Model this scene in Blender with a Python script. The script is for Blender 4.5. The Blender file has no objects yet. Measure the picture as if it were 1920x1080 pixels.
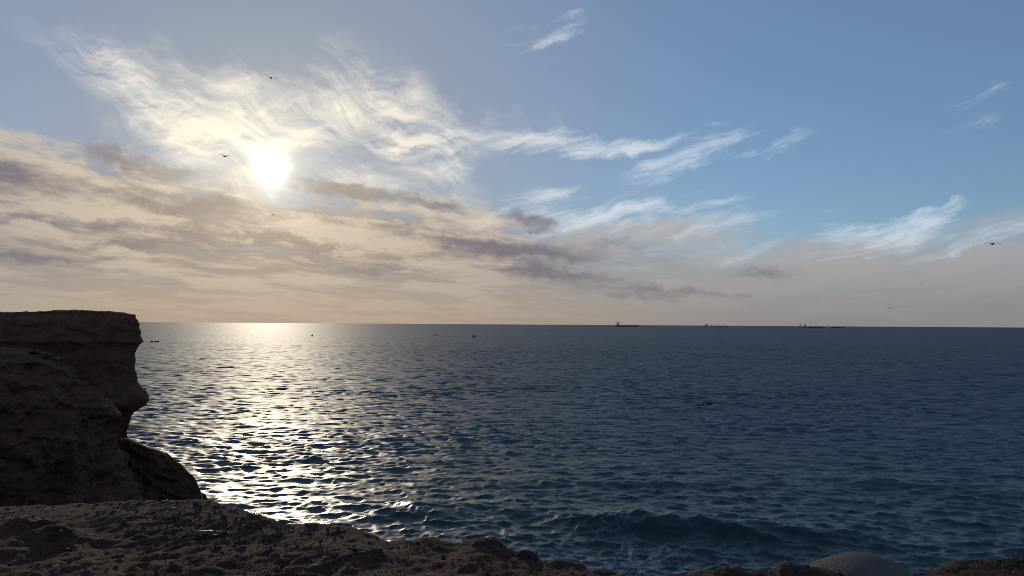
import bpy, bmesh, math, random
import numpy as np
from mathutils import Vector, Matrix

sc = bpy.context.scene
R = math.radians
col = sc.collection

# ------------------------------------------------------------------ camera
EYE = 16.0                       # eye height over the sea, metres
GROUND = EYE - 1.65              # top of the clifftop where the photographer stands
FPX = 1397.0                     # focal length in pixels of a 1920 px wide frame
PITCH, ROLL = R(2.79), R(0.345)
cam_d = bpy.data.cameras.new('camera')
cam = bpy.data.objects.new('camera', cam_d)
col.objects.link(cam)
cam_d.sensor_width = 36.0
cam_d.lens = 36.0 * FPX / 1920.0
cam_d.clip_start, cam_d.clip_end = 0.05, 300000.0
CAM_M = Matrix.Rotation(R(90) + PITCH, 3, 'X') @ Matrix.Rotation(ROLL, 3, 'Z')
cam.matrix_world = Matrix.Translation((0, 0, EYE)) @ CAM_M.to_4x4()
sc.camera = cam

def ray(px, py):
    """direction through a photo pixel (1920 x 1080)"""
    return (CAM_M @ Vector(((px - 960) / FPX, (540 - py) / FPX, -1.0))).normalized()

def azel(px, py):
    d = ray(px, py)
    return math.atan2(d.x, d.y), math.asin(d.z)

def on_plane(px, py, z=0.0):
    d = ray(px, py)
    t = (z - EYE) / d.z
    return Vector((d.x * t, d.y * t, z))

# ------------------------------------------------------------------ light
SUN_AZ, SUN_EL = azel(507, 318)
SUN_DIR = Vector((math.sin(SUN_AZ) * math.cos(SUN_EL), math.cos(SUN_AZ) * math.cos(SUN_EL), math.sin(SUN_EL)))
sun_d = bpy.data.lights.new('sun', 'SUN')
sun_d.energy, sun_d.angle, sun_d.color = 0.95, R(0.6), (1.0, 0.86, 0.64)
sun = bpy.data.objects.new('sun', sun_d)
col.objects.link(sun)
sun.rotation_euler = SUN_DIR.to_track_quat('Z', 'Y').to_euler()

sc.view_settings.view_transform = 'Standard'
sc.view_settings.look = 'None'
sc.view_settings.gamma = 1.0
sc.view_settings.exposure = 0.34
sc.view_settings.use_curve_mapping = False
sc.cycles.max_bounces = 4
sc.cycles.caustics_reflective = False
sc.cycles.use_denoising = False
sc.cycles.filter_width = 0.9
sc.cycles.sample_clamp_indirect = 2.0

# ------------------------------------------------------------------ node helper
class NT:
    """tiny expression layer over a node tree"""
    def __init__(self, nt): self.nt = nt
    def new(self, kind, **kw):
        n = self.nt.nodes.new(kind)
        for k, v in kw.items(): setattr(n, k, v)
        return n
    def put(self, sock, v):
        if isinstance(v, bpy.types.NodeSocket): self.nt.links.new(v, sock)
        else: sock.default_value = v
    def m(self, op, a, b=0.0, c=0.0, clamp=False):
        n = self.new('ShaderNodeMath', operation=op, use_clamp=clamp)
        for i, v in enumerate((a, b, c)):
            if i < len(n.inputs): self.put(n.inputs[i], v)
        return n.outputs[0]
    def add(self, a, b): return self.m('ADD', a, b)
    def sub(self, a, b): return self.m('SUBTRACT', a, b)
    def mul(self, a, b): return self.m('MULTIPLY', a, b)
    def mad(self, a, b, c): return self.m('MULTIPLY_ADD', a, b, c)
    def sstep(self, v, lo, hi, a=0.0, b=1.0):
        n = self.new('ShaderNodeMapRange', interpolation_type='SMOOTHSTEP')
        for s, x in zip(n.inputs[:5], (v, lo, hi, a, b)): self.put(s, x)
        return n.outputs[0]
    def lstep(self, v, lo, hi, a=0.0, b=1.0):
        n = self.new('ShaderNodeMapRange')
        for s, x in zip(n.inputs[:5], (v, lo, hi, a, b)): self.put(s, x)
        return n.outputs[0]
    def vec(self, x=0.0, y=0.0, z=0.0):
        n = self.new('ShaderNodeCombineXYZ')
        for s, v in zip(n.inputs, (x, y, z)): self.put(s, v)
        return n.outputs[0]
    def xyz(self, v):
        n = self.new('ShaderNodeSeparateXYZ'); self.put(n.inputs[0], v)
        return n.outputs
    def vm(self, op, a, b=(0, 0, 0), scale=None):
        n = self.new('ShaderNodeVectorMath', operation=op)
        self.put(n.inputs[0], a)
        if scale is not None: self.put(n.inputs['Scale'], scale)
        elif len(n.inputs) > 1: self.put(n.inputs[1], b)
        return n.outputs['Value'] if op in ('DOT_PRODUCT', 'LENGTH') else n.outputs[0]
    def mapping(self, v, loc=(0, 0, 0), rot=0.0, scale=(1, 1, 1), kind='POINT'):
        n = self.new('ShaderNodeMapping', vector_type=kind)
        self.put(n.inputs[0], v)
        n.inputs['Location'].default_value = loc
        n.inputs['Rotation'].default_value = (0, 0, rot)
        n.inputs['Scale'].default_value = scale
        return n.outputs[0]
    def noise(self, v, scale=1.0, detail=4.0, rough=0.5, dist=0.0, lac=2.0, color=False, dims='3D'):
        n = self.new('ShaderNodeTexNoise', noise_dimensions=dims)
        self.put(n.inputs['Vector'], v)
        for k, x in (('Scale', scale), ('Detail', detail), ('Roughness', rough), ('Lacunarity', lac), ('Distortion', dist)):
            self.put(n.inputs[k], x)
        return n.outputs[1 if color else 0]
    def mix(self, f, a, b, blend='MIX'):
        n = self.new('ShaderNodeMix', data_type='RGBA', blend_type=blend)
        n.clamp_factor = True
        self.put(n.inputs[0], f)
        for s, v in ((n.inputs[6], a), (n.inputs[7], b)):
            self.put(s, v if isinstance(v, bpy.types.NodeSocket) else tuple(v) + (1.0,))
        return n.outputs[2]

def lin(r, g, b):
    """sRGB 0-255 to linear"""
    f = lambda c: c / 12.92 if c <= 0.04045 else ((c + 0.055) / 1.055) ** 2.4
    return tuple(f(c / 255.0) for c in (r, g, b))

# ------------------------------------------------------------------ sky
world = bpy.data.worlds.new('World')
sc.world = world
world.use_nodes = True
W = NT(world.node_tree)
W.nt.nodes.clear()
w_out = W.new('ShaderNodeOutputWorld')
w_bg = W.new('ShaderNodeBackground')
W.nt.links.new(w_bg.outputs[0], w_out.inputs[0])
SKY_STRENGTH = 0.090
sky_n = W.new('ShaderNodeTexSky', sky_type='NISHITA', sun_disc=False)
sky_n.sun_elevation, sky_n.sun_rotation = SUN_EL, SUN_AZ
sky_n.air_density, sky_n.dust_density, sky_n.ozone_density = 1.0, 0.12, 4.0

K = FPX / 100.0                  # sky coordinates: units of 100 photo pixels of angle
dirv = W.vm('NORMALIZE', W.new('ShaderNodeTexCoord').outputs['Generated'])
dx, dy, dz = W.xyz(dirv)
U = W.mul(W.m('ARCTAN2', dx, dy), K)
V = W.mul(W.m('ARCSINE', W.m('MINIMUM', W.m('MAXIMUM', dz, -1.0), 1.0)), K)
UV = W.vec(U, V, 0.0)
ang = W.mul(W.m('ARCCOSINE', W.m('MINIMUM', W.vm('DOT_PRODUCT', dirv, tuple(SUN_DIR)), 1.0)), K)   # from the sun, 100 px

def uv(px, py):
    a, e = azel(px, py)
    return a * K, e * K

warp_c = W.vm('SUBTRACT', W.noise(UV, 0.55, 2, 0.55, color=True, dims='2D'), (0.5, 0.5, 0.5))
warp_f = W.vm('SUBTRACT', W.noise(UV, 2.0, 4, 0.62, color=True, dims='2D'), (0.5, 0.5, 0.5))
UVs = W.vm('ADD', UV, W.vm('SCALE', warp_c, scale=0.45))
UVw = W.vm('ADD', UV, W.vm('SCALE', warp_c, scale=1.0))
UVf = W.vm('ADD', UVs, W.vm('SCALE', warp_f, scale=0.42))

def strokes(lst, base):
    """soft elongated patches given by their ends in photo pixels, width and weight"""
    acc = None
    for x0, y0, x1, y1, w, amp in lst:
        a, b = uv(x0, y0), uv(x1, y1)
        cx, cy = (a[0] + b[0]) / 2, (a[1] + b[1]) / 2
        L = math.hypot(b[0] - a[0], b[1] - a[1])
        g = W.new('ShaderNodeTexGradient', gradient_type='SPHERICAL')
        W.put(g.inputs[0], W.mapping(base, (cx, cy, 0), math.atan2(b[1] - a[1], b[0] - a[0]), (L * 0.68 + 0.1, w / 100.0, 1), 'TEXTURE'))
        acc = W.mul(g.outputs['Fac'], amp) if acc is None else W.mad(g.outputs['Fac'], amp, acc)
    return acc

def fibre(rot_deg, stretch, scale, seed, base, detail=5, rough=0.65):
    """streaky noise, drawn out along a direction"""
    c = W.mapping(base, (seed, seed * 0.7, 0), R(rot_deg), (1, 1, 1))
    c = W.mapping(c, (0, 0, 0), 0, (scale / stretch, scale, 1))
    return W.noise(c, 1.0, detail, rough, 0.0, dims='2D')

low = W.sstep(V, 0.0, 3.2, 1.0, 0.0)                    # 1 at the horizon
sky = W.mix(0.42, W.vm('SCALE', sky_n.outputs[0], scale=SKY_STRENGTH), lin(110, 125, 147))

# thin forward-scattering veil round the sun
sky = W.mix(W.mul(W.m('EXPONENT', W.mul(ang, -1 / 2.2)), 0.62), sky, lin(208, 203, 194))
sky = W.mix(W.sstep(ang, 0.5, 9.0, 0.72, 0.0), sky, lin(126, 131, 142))

# haze along the horizon: tan under the sun, grey-mauve away from it
haze_c = W.mix(W.sstep(ang, 1.5, 11.0), lin(162, 143, 122), lin(121, 119, 123))
sky = W.mix(W.mul(W.sstep(V, -0.1, 1.9, 1.0, 0.0), 0.95), sky, haze_c)

# --- low bank of stratus under the sun, streaky, its upper edge falling to the right
e0, e1 = uv(0, 228), uv(1000, 392)
slope = (e1[1] - e0[1]) / (e1[0] - e0[0])
sx, sy, _z = W.xyz(W.vm('ADD', UV, W.vm('SCALE', warp_c, scale=0.22)))
edge = W.sub(W.mad(W.m('MINIMUM', W.m('MAXIMUM', sx, -12.0), 8.0), slope, e0[1] - slope * e0[0]), sy)   # > 0 inside the bank
V_l = W.mul(W.m('LOGARITHM', W.add(W.m('MAXIMUM', sy, 0.0), 0.9), math.e), 3.0)
fx, fy, _z = W.xyz(warp_f)
streak_y = W.mad(sx, 0.11, V_l)
bn = W.noise(W.vec(W.mul(sx, 0.22), streak_y, 0), 1.5, 5, 0.62, 0.0, dims='2D')
bn2 = W.noise(W.vec(W.mad(sx, 0.55, 17.0), W.mul(streak_y, 3.0), 0), 1.0, 5, 0.66, 0.0, dims='2D')
bn3 = W.noise(W.vec(W.mad(sx, 1.5, 5.0), W.mul(streak_y, 3.4), 0), 1.0, 5, 0.66, 0.0, dims='2D')
tex = W.add(W.add(W.mul(W.sub(bn, 0.5), 2.2), W.mul(W.sub(bn2, 0.5), 1.5)), W.mul(W.sub(bn3, 0.5), 1.0))
right_fade = W.sstep(sx, -1.0, 5.0, 0.0, -0.7)
bank = W.add(W.add(W.mul(tex, 0.85), W.m('MINIMUM', W.mul(edge, 1.1), 0.85)), right_fade)
bank_a = W.mul(W.sstep(bank, -0.1, 0.75, 0.0, 0.92), W.sstep(V, 0.1, 1.3, 0.25, 1.0))
b_hi = W.mix(W.sstep(ang, 0.3, 8.0), lin(204, 188, 164), lin(146, 140, 139))
b_hi = W.mix(W.mul(low, 0.6), b_hi, W.mix(W.sstep(ang, 2.0, 10.0), lin(162, 143, 123), lin(125, 120, 121)))
b_lo = W.mix(W.sstep(ang, 0.3, 7.0), lin(148, 132, 118), lin(107, 103, 112))
b_lo = W.mix(W.mul(low, 0.7), b_lo, W.mix(W.sstep(ang, 2.0, 10.0), lin(138, 121, 108), lin(110, 108, 114)))
sky = W.mix(bank_a, sky, W.mix(W.sstep(tex, -0.36, 0.36), b_lo, b_hi))

# broad veil low on the right
veil_m = strokes([(1150, 500, 1920, 440, 75, 1.0), (1500, 520, 2200, 470, 100, 0.9), (980, 440, 1480, 440, 60, 0.9), (900, 540, 1700, 560, 70, 0.6)], UVs)
vn = fibre(-7, 6.0, 1.5, 7.7, UVs)
veil_a = W.mul(W.sstep(W.mad(W.sub(vn, 0.5), 3.4, W.mul(veil_m, 0.85)), 0.0, 1.2), W.mul(W.sstep(veil_m, 0.0, 0.35), 0.78))
sky = W.mix(veil_a, sky, W.mix(low, lin(172, 170, 168), lin(142, 135, 134)))

# --- white cirrus: plume above the sun, tails to the right
plume_m = strokes([
    (10, 40, 330, 200, 85, 0.60), (120, 140, 480, 310, 120, 0.80), (200, 95, 330, 120, 60, 0.35),
    (310, 90, 600, 230, 95, 0.70), (420, 200, 760, 165, 110, 0.80), (560, 215, 800, 215, 95, 0.5),
    (290, 240, 500, 300, 100, 0.5), (540, 290, 930, 248, 95, 0.75), (620, 335, 850, 300, 70, 0.5),
    (740, 265, 1060, 248, 55, 0.95), (-250, -10, 60, 100, 70, 0.5), (430, 340, 900, 370, 60, 0.4)], UVf)
pn = fibre(26, 3.0, 0.9, 1.3, UVw, 5, 0.6)
pn2 = fibre(20, 7.0, 3.0, 5.2, UVw, 4, 0.65)
pn3 = fibre(-14, 5.0, 2.4, 2.6, UVf, 4, 0.65)
shape = W.add(W.mul(W.sub(pn, 0.5), 2.6), plume_m)
soft = W.sstep(shape, 0.1, 1.7)
fil = W.add(W.mul(W.sub(pn2, 0.5), 2.0), W.mul(W.sub(pn3, 0.5), 2.2))
plume_a = W.mul(W.m('MINIMUM', W.mul(soft, W.m('MAXIMUM', W.mad(fil, 1.15, 0.74), 0.0)), 0.90), W.sstep(plume_m, 0.0, 0.22))
white = W.mix(W.sstep(ang, 0.4, 6.0), lin(236, 226, 204), lin(190, 193, 194))
sky = W.mix(plume_a, sky, white)

wisp_m = strokes([
    (900, 258, 1150, 268, 34, 0.95), (1100, 272, 1255, 268, 20, 1.05), (1155, 290, 1240, 272, 14, 0.7),
    (1170, 345, 1350, 256, 40, 0.55), (1280, 264, 1435, 234, 30, 0.70), (1240, 300, 1380, 270, 30, 0.4), (1400, 293, 1500, 289, 18, 0.6), (1440, 276, 1520, 250, 30, 0.3),
    (900, 410, 1250, 400, 50, 0.75), (1120, 408, 1420, 385, 24, 1.05), (960, 372, 1100, 366, 36, 0.55),
    (1530, 450, 1720, 418, 24, 0.9), (1680, 424, 1800, 386, 24, 1.0), (1380, 482, 1930, 422, 34, 0.8), (1200, 440, 1560, 425, 34, 0.5),
    (1020, 70, 1085, 30, 30, 0.62), (940, 72, 1060, 58, 26, 0.35), (1010, 130, 1040, 60, 30, 0.2), (1780, 220, 1900, 174, 36, 0.42), (1960, 330, 2300, 260, 40, 0.7)], UVf)
wn = fibre(-15, 7.0, 3.6, 9.1, UVs)
wisp_a = W.mul(W.sstep(W.mad(W.sub(wn, 0.5), 2.9, W.mul(wisp_m, 0.92)), 0.0, 1.50, 0.0, 0.72), W.sstep(wisp_m, 0.0, 0.25))
sky = W.mix(wisp_a, sky, W.mix(W.sstep(ang, 3.0, 9.0), lin(226, 222, 214), lin(190, 202, 214)))

# --- grey undersides: long streaks through the bank
dark_m = strokes([
    (130, 280, 350, 322, 22, 1.0), (-120, 285, 110, 338, 26, 1.0), (200, 378, 330, 384, 22, 0.9), (310, 384, 480, 388, 20, 0.8),
    (555, 344, 770, 380, 22, 1.3), (770, 380, 880, 396, 20, 1.1), (-150, 398, 250, 420, 16, 0.9), (180, 418, 460, 436, 14, 0.8),
    (360, 440, 560, 452, 13, 0.9), (500, 452, 740, 468, 14, 0.9), (740, 454, 1120, 474, 20, 1.1), (915, 402, 1040, 424, 24, 0.9),
    (860, 496, 1180, 522, 22, 0.9), (130, 453, 400, 458, 12, 1.0), (-150, 474, 300, 482, 14, 0.6), (400, 405, 620, 420, 12, 0.5),
    (560, 503, 840, 512, 12, 0.7), (1050, 540, 1500, 560, 20, 0.6), (1340, 502, 1510, 518, 20, 0.5), (1000, 448, 1260, 462, 14, 0.5), (640, 425, 900, 436, 12, 0.5)], UVf)
dark_a = W.mul(W.sstep(W.add(W.mul(tex, -0.5), dark_m), 0.05, 0.95), W.mul(W.sstep(dark_m, 0.0, 0.35), 0.82))
dark_c = W.mix(W.sstep(ang, 0.4, 4.5), lin(156, 141, 126), lin(106, 102, 112))
sky = W.mix(dark_a, sky, dark_c)

# --- the sun itself, burnt through the thin cloud
rag = W.mul(ang, W.mad(W.sub(bn3, 0.5), 0.5, W.mad(W.sub(pn3, 0.5), 0.9, 1.0)))
core = W.mul(W.m('EXPONENT', W.mul(W.m('POWER', W.mul(rag, 1 / 0.20), 2.0), -1.0)), 2.0)
halo = W.mul(W.mul(W.m('EXPONENT', W.mul(rag, -1 / 0.52)), 0.55), W.mad(dark_a, -0.7, 1.0))
wide = W.mul(W.mul(W.m('EXPONENT', W.mul(ang, -1 / 1.7)), 0.08), W.mad(dark_a, -0.8, 1.0))
glow = W.vm('ADD', W.vm('SCALE', (1.0, 0.88, 0.55), scale=wide), W.vm('SCALE', (1.0, 0.93, 0.78), scale=core))
glow = W.vm('ADD', glow, W.vm('SCALE', (1.0, 0.90, 0.68), scale=halo))
sky = W.vm('ADD', sky, glow)
W.put(w_bg.inputs[0], sky)
w_bg.inputs[1].default_value = 1.0

# ------------------------------------------------------------------ numeric noise
def _hash(ix, iy, iz, seed):
    h = (ix * 374761393 + iy * 668265263 + iz * 2147483647 + seed * 974634777) & 0xFFFFFFFF
    h = ((h ^ (h >> 13)) * 1274126177) & 0xFFFFFFFF
    h = ((h ^ (h >> 16)) * 2246822519) & 0xFFFFFFFF
    return (h ^ (h >> 15)).astype(np.float64) / 4294967295.0

def vnoise(x, y, z=0.0, seed=0):
    """value noise, -1 .. 1"""
    x, y, z = np.broadcast_arrays(np.asarray(x, float), np.asarray(y, float), np.asarray(z, float))
    ix, iy, iz = (np.floor(a).astype(np.int64) for a in (x, y, z))
    fx, fy, fz = x - ix, y - iy, z - iz
    fx, fy, fz = (f * f * f * (f * (f * 6 - 15) + 10) for f in (fx, fy, fz))
    flat = not np.any(fz) and not np.any(iz)
    def lay(k):
        a, b = _hash(ix, iy, iz + k, seed), _hash(ix + 1, iy, iz + k, seed)
        c, d = _hash(ix, iy + 1, iz + k, seed), _hash(ix + 1, iy + 1, iz + k, seed)
        return (a + (b - a) * fx) * (1 - fy) + (c + (d - c) * fx) * fy
    v = lay(0)
    if not flat: v = v * (1 - fz) + lay(1) * fz
    return v * 2 - 1

def fbm(x, y, z=0.0, octaves=4, gain=0.5, lac=2.03, seed=0, ridge=False):
    t, a, s = 0.0, 1.0, 0.0
    for o in range(octaves):
        f = lac ** o
        c, s_ = math.cos(0.6 + 1.1 * o), math.sin(0.6 + 1.1 * o)          # turn each octave so no lattice shows
        xa, ya, za = np.asarray(x), np.asarray(y), np.asarray(z)
        if np.ndim(z) or z:
            k1, k2 = math.cos(0.5 + 0.9 * o), math.sin(0.5 + 0.9 * o)
            xa, za = k1 * xa - k2 * za, k2 * xa + k1 * za
        n = vnoise((c * xa - s_ * ya) * f + 17.3 * o, (s_ * xa + c * ya) * f - 9.1 * o, za * f + (3.7 * o if np.ndim(z) or z else 0.0), seed + o)
        if ridge: n = 1 - 2 * np.abs(n)
        t, s, a = t + a * n, s + a, a * gain
    return t / s

def sstep(v, lo, hi):
    t = np.clip((np.asarray(v, float) - lo) / (hi - lo), 0, 1)
    return t * t * (3 - 2 * t)

def grid_mesh(name, P, mat=None, attrs=None, smooth=True, wrap=False):
    """a mesh object from an array of points (rows, columns, 3)"""
    n, m, _ = P.shape
    idx = np.arange(n * m).reshape(n, m)
    if wrap: idx = np.concatenate([idx, idx[:, :1]], axis=1)
    q = np.stack([idx[:-1, :-1], idx[:-1, 1:], idx[1:, 1:], idx[1:, :-1]], axis=-1).reshape(-1, 4)
    me = bpy.data.meshes.new(name)
    me.vertices.add(n * m); me.vertices.foreach_set('co', P.reshape(-1).astype(np.float32))
    me.loops.add(q.size); me.loops.foreach_set('vertex_index', q.reshape(-1).astype(np.int32))
    me.polygons.add(len(q))
    me.polygons.foreach_set('loop_start', np.arange(0, q.size, 4, dtype=np.int32))
    me.polygons.foreach_set('loop_total', np.full(len(q), 4, np.int32))
    me.update(calc_edges=True)
    if smooth: me.polygons.foreach_set('use_smooth', np.ones(len(q), bool))
    for k, v in (attrs or {}).items():
        at = me.attributes.new(k, 'FLOAT', 'POINT')
        at.data.foreach_set('value', np.asarray(v, np.float32).reshape(-1))
    if mat: me.materials.append(mat)
    o = bpy.data.objects.new(name, me)
    col.objects.link(o)
    return o

def material(name):
    m = bpy.data.materials.new(name)
    m.use_nodes = True
    n = NT(m.node_tree)
    return m, n, m.node_tree.nodes['Principled BSDF']

# ------------------------------------------------------------------ water
def water_material():
    m, n, p = material('sea_water')
    pos = n.new('ShaderNodeNewGeometry').outputs['Position']
    nrm = n.new('ShaderNodeNewGeometry').outputs['Normal']
    lost = n.new('ShaderNodeAttribute', attribute_name='lost').outputs['Fac']
    foam = n.new('ShaderNodeAttribute', attribute_name='foam').outputs['Fac']
    # ripples smaller than the mesh, as slopes
    def slopes(scale, detail, stretch, seed):
        c = n.noise(n.mapping(pos, (seed, seed, 0), R(12), (1.0 / stretch, 1, 1)), scale, detail, 0.6, color=True, dims='2D')
        return n.vm('MULTIPLY', n.vm('SUBTRACT', c, (0.5, 0.5, 0.5)), (1.0, 1.0, 0.0))
    far = n.sstep(lost, 0.0, 0.018)
    s = n.vm('SCALE', slopes(5.5, 4, 2.1, 4.0), scale=n.mad(far, RIPPLE - 0.42, 0.42))
    s = n.vm('ADD', s, n.vm('SCALE', slopes(0.42, 3, 2.2, 9.0), scale=n.mul(far, 0.50)))
    N = n.vm('NORMALIZE', n.vm('ADD', nrm, s))
    n.put(p.inputs['Normal'], N)
    # slopes lost to distance become roughness
    alpha2 = n.mad(lost, 2.6, 0.0006)
    n.put(p.inputs['Roughness'], n.m('POWER', alpha2, 0.25))
    p.inputs['IOR'].default_value = 1.333
    big = n.noise(pos, 0.02, 3, 0.5, dims='2D')
    base = n.mix(big, (0.027, 0.060, 0.090), (0.032, 0.070, 0.098))
    shal = n.new('ShaderNodeAttribute', attribute_name='shallow').outputs['Fac']
    base = n.mix(shal, base, (0.012, 0.046, 0.050))
    fn = n.noise(n.mapping(pos, (0, 0, 0), 0, (1, 1, 1)), 2.2, 5, 0.72)
    fa = n.m('MULTIPLY', n.sstep(n.add(fn, n.mad(foam, 0.55, -0.55)), 0.42, 0.62), n.sstep(foam, 0.02, 0.35), clamp=True)
    n.put(p.inputs['Base Color'], n.mix(n.mul(fa, 0.75), base, (0.42, 0.46, 0.50)))
    return m
RIPPLE = 0.28

def build_water():
    rng = np.random.RandomState(11)
    # polar sheet centred on the shore: dense where the near sea lies, coarse elsewhere
    r = [4.0, 10.0, 18.0, 26.0, 33.0, 38.0]
    while r[-1] < 1500: r.append(r[-1] + max(0.11, 0.0025 * r[-1]))
    while r[-1] < 120000: r.append(r[-1] * 1.09)
    r = np.array(r)
    a = np.concatenate([np.radians(np.linspace(-180, -46, 20))[:-1], np.arange(R(-46), R(44), 0.0023), np.radians(np.linspace(44, 180, 20))])
    dr = np.gradient(r)[:, None]
    Rr, A = np.meshgrid(r, a, indexing='ij')
    X, Y = Rr * np.sin(A), Rr * np.cos(A)
    step = np.maximum(dr * np.ones_like(A), Rr * np.gradient(a)[None, :])
    Z = np.zeros_like(X); DX = np.zeros_like(X); DY = np.zeros_like(X); lost = np.zeros_like(X); crest = np.zeros_like(X)
    n = 110
    lam = np.exp(np.linspace(math.log(0.42), math.log(12.0), n)) * rng.uniform(0.94, 1.06, n)
    head = R(-100) + rng.normal(0, 1.0, n) * np.radians(np.interp(np.log(lam), [math.log(0.4), math.log(12)], [52, 24]))
    # slope of each train; total variance about 0.03
    sl = np.interp(np.log(lam), np.log([0.42, 0.8, 1.5, 3.0, 12.0]), [1.5, 1.8, 1.85, 1.1, 0.24])
    sl *= math.sqrt(2 * 0.068 / np.sum(sl ** 2))
    group = 1.0 + 0.40 * fbm(X / 30.0, Y / 22.0, octaves=2, seed=3) + 0.30 * fbm(X / 190.0, Y / 120.0, octaves=2, seed=30)
    use = Rr < 6000
    for i in range(n):
        k = 2 * math.pi / lam[i]
        att = sstep(lam[i] / step, 2.2, 4.5)
        s2 = (sl[i] ** 2) / 2
        lost += s2 * (1 - att ** 2)
        msk = att > 0.01
        ph = k * (X[msk] * math.cos(head[i]) + Y[msk] * math.sin(head[i])) + rng.uniform(0, 6.283)
        amp = sl[i] / k * att[msk] * group[msk]
        Z[msk] += amp * np.cos(ph)
        sn = np.sin(ph)
        DX[msk] -= 1.1 * amp * math.cos(head[i]) * sn
        DY[msk] -= 1.1 * amp * math.sin(head[i]) * sn
        crest[msk] += sl[i] * att[msk] * np.cos(ph)
    # the swell that rears up close to the shore
    def swell(x0, y0, x1, y1, h, wid, back):
        a0, a1 = on_plane(x0, y0), on_plane(x1, y1)
        d = a1 - a0; L = d.length; d.normalize()
        u = ((X - a0.x) * d.x + (Y - a0.y) * d.y) / L
        v = (X - a0.x) * -d.y + (Y - a0.y) * d.x + 1.3 * fbm(X / 6.0, Y / 6.0, octaves=3, seed=8)
        prof = np.where(v < 0, np.exp(-(v / wid) ** 2), np.exp(-(v / back) ** 2))
        along = sstep(u, -0.25, 0.3) * (1 - sstep(u, 0.7, 1.3)) * (0.8 + 0.4 * fbm(X / 7.0, Y / 7.0, octaves=3, seed=9))
        return h * prof * along, np.exp(-((v - 0.15) / 0.55) ** 2) * along
    foam = np.zeros_like(X)
    for args in [((1080, 985, 1620, 1010, 1.25, 1.6, 4.5)), ((1560, 900, 1950, 935, 0.55, 1.8, 4.0)), ((700, 960, 1050, 965, 0.45, 1.6, 4.0)), ((950, 905, 1350, 912, 0.4, 2.0, 4.5))]:
        hgt, lip = swell(*args)
        Z += hgt
        foam += lip * min(1.0, args[4] / 1.25) * 0.55
    foam += sstep(crest, 0.62, 0.95) * 0.35
    shore = 1 - sstep(Rr, 52, 88)
    foam += shore * sstep(fbm(X / 7.0, Y / 5.0, octaves=4, seed=21), -0.10, 0.45) * 0.85
    # foot of the headland
    P = np.stack([X + DX, Y + DY, Z], axis=-1)
    o = grid_mesh('water', P, water_material(), {'lost': lost + 0.0, 'foam': np.clip(foam, 0, 1), 'shallow': 1 - sstep(Rr + 12 * fbm(X / 25.0, Y / 25.0, octaves=2, seed=61), 50, 130)})
    o['kind'] = 'structure'
    return o
water = build_water()

# ------------------------------------------------------------------ earth and rock
def earth_material(name, dark, mid, light, scale, bump, olive=(0.050, 0.043, 0.019), olive_amt=0.5, flecks=False, band=0.0):
    m, n, p = material(name)
    pos = n.new('ShaderNodeNewGeometry').outputs['Position']
    a = n.noise(pos, scale, 6, 0.62, 0.3)
    b = n.noise(pos, scale * 5.3, 5, 0.65)
    c = n.noise(pos, scale * 0.35, 3, 0.5)
    colr = n.mix(n.sstep(a, 0.30, 0.68), dark, mid)
    colr = n.mix(n.mul(n.sstep(b, 0.50, 0.72), 0.75), colr, light)
    colr = n.mix(n.mul(n.sstep(n.noise(n.vm('ADD', pos, (31, 7, 3)), scale * 1.3, 5, 0.6), 0.52, 0.68), olive_amt), colr, olive)
    colr = n.mix(n.sstep(c, 0.35, 0.7, 0.25, 0.0), colr, dark)
    if band:
        x, y, z = n.xyz(pos)
        s = n.noise(n.vec(n.mul(x, band), n.mul(y, band), n.mul(z, 0.16)), 1.0, 5, 0.6)
        colr = n.mix(n.sstep(s, 0.42, 0.62, 0.0, 0.55), colr, light)
    if flecks:
        f = n.new('ShaderNodeTexVoronoi', feature='F1'); n.put(f.inputs['Vector'], pos); f.inputs['Scale'].default_value = 26.0
        pick = n.sstep(n.xyz(f.outputs['Color'])[0], 0.972, 0.978)
        colr = n.mix(n.mul(n.mul(pick, n.sstep(f.outputs['Distance'], 0.20, 0.32, 1.0, 0.0)), 0.8), colr, (0.34, 0.31, 0.27))
    n.put(p.inputs['Base Color'], colr)
    p.inputs['Roughness'].default_value = 0.92
    p.inputs['Specular IOR Level'].default_value = 0.25
    h = n.add(n.mul(a, 1.0), n.mul(b, 0.45))
    h = n.mad(n.noise(pos, scale * 22, 4, 0.7), 0.16, h)
    bm_ = n.new('ShaderNodeBump')
    bm_.inputs['Strength'].default_value = 0.9
    bm_.inputs['Distance'].default_value = bump
    n.put(bm_.inputs['Height'], h)
    n.put(p.inputs['Normal'], bm_.outputs[0])
    return m

soil_mat = earth_material('trodden_soil', (0.036, 0.013, 0.008), (0.096, 0.036, 0.022), (0.155, 0.068, 0.044), 6.0, 0.05, flecks=True)
slope_mat = earth_material('eroded_earth', (0.092, 0.040, 0.023), (0.150, 0.069, 0.040), (0.215, 0.108, 0.064), 0.8, 0.28, olive=(0.11, 0.076, 0.040), olive_amt=0.3)
cliff_mat = earth_material('cliff_rock', (0.105, 0.046, 0.027), (0.136, 0.062, 0.037), (0.180, 0.088, 0.054), 0.45, 0.20, olive=(0.110, 0.074, 0.040), olive_amt=0.25, band=1.4)
rock_mat = earth_material('dark_rock', (0.030, 0.019, 0.015), (0.065, 0.042, 0.033), (0.115, 0.080, 0.060), 9.0, 0.02, olive_amt=0.25)

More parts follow.
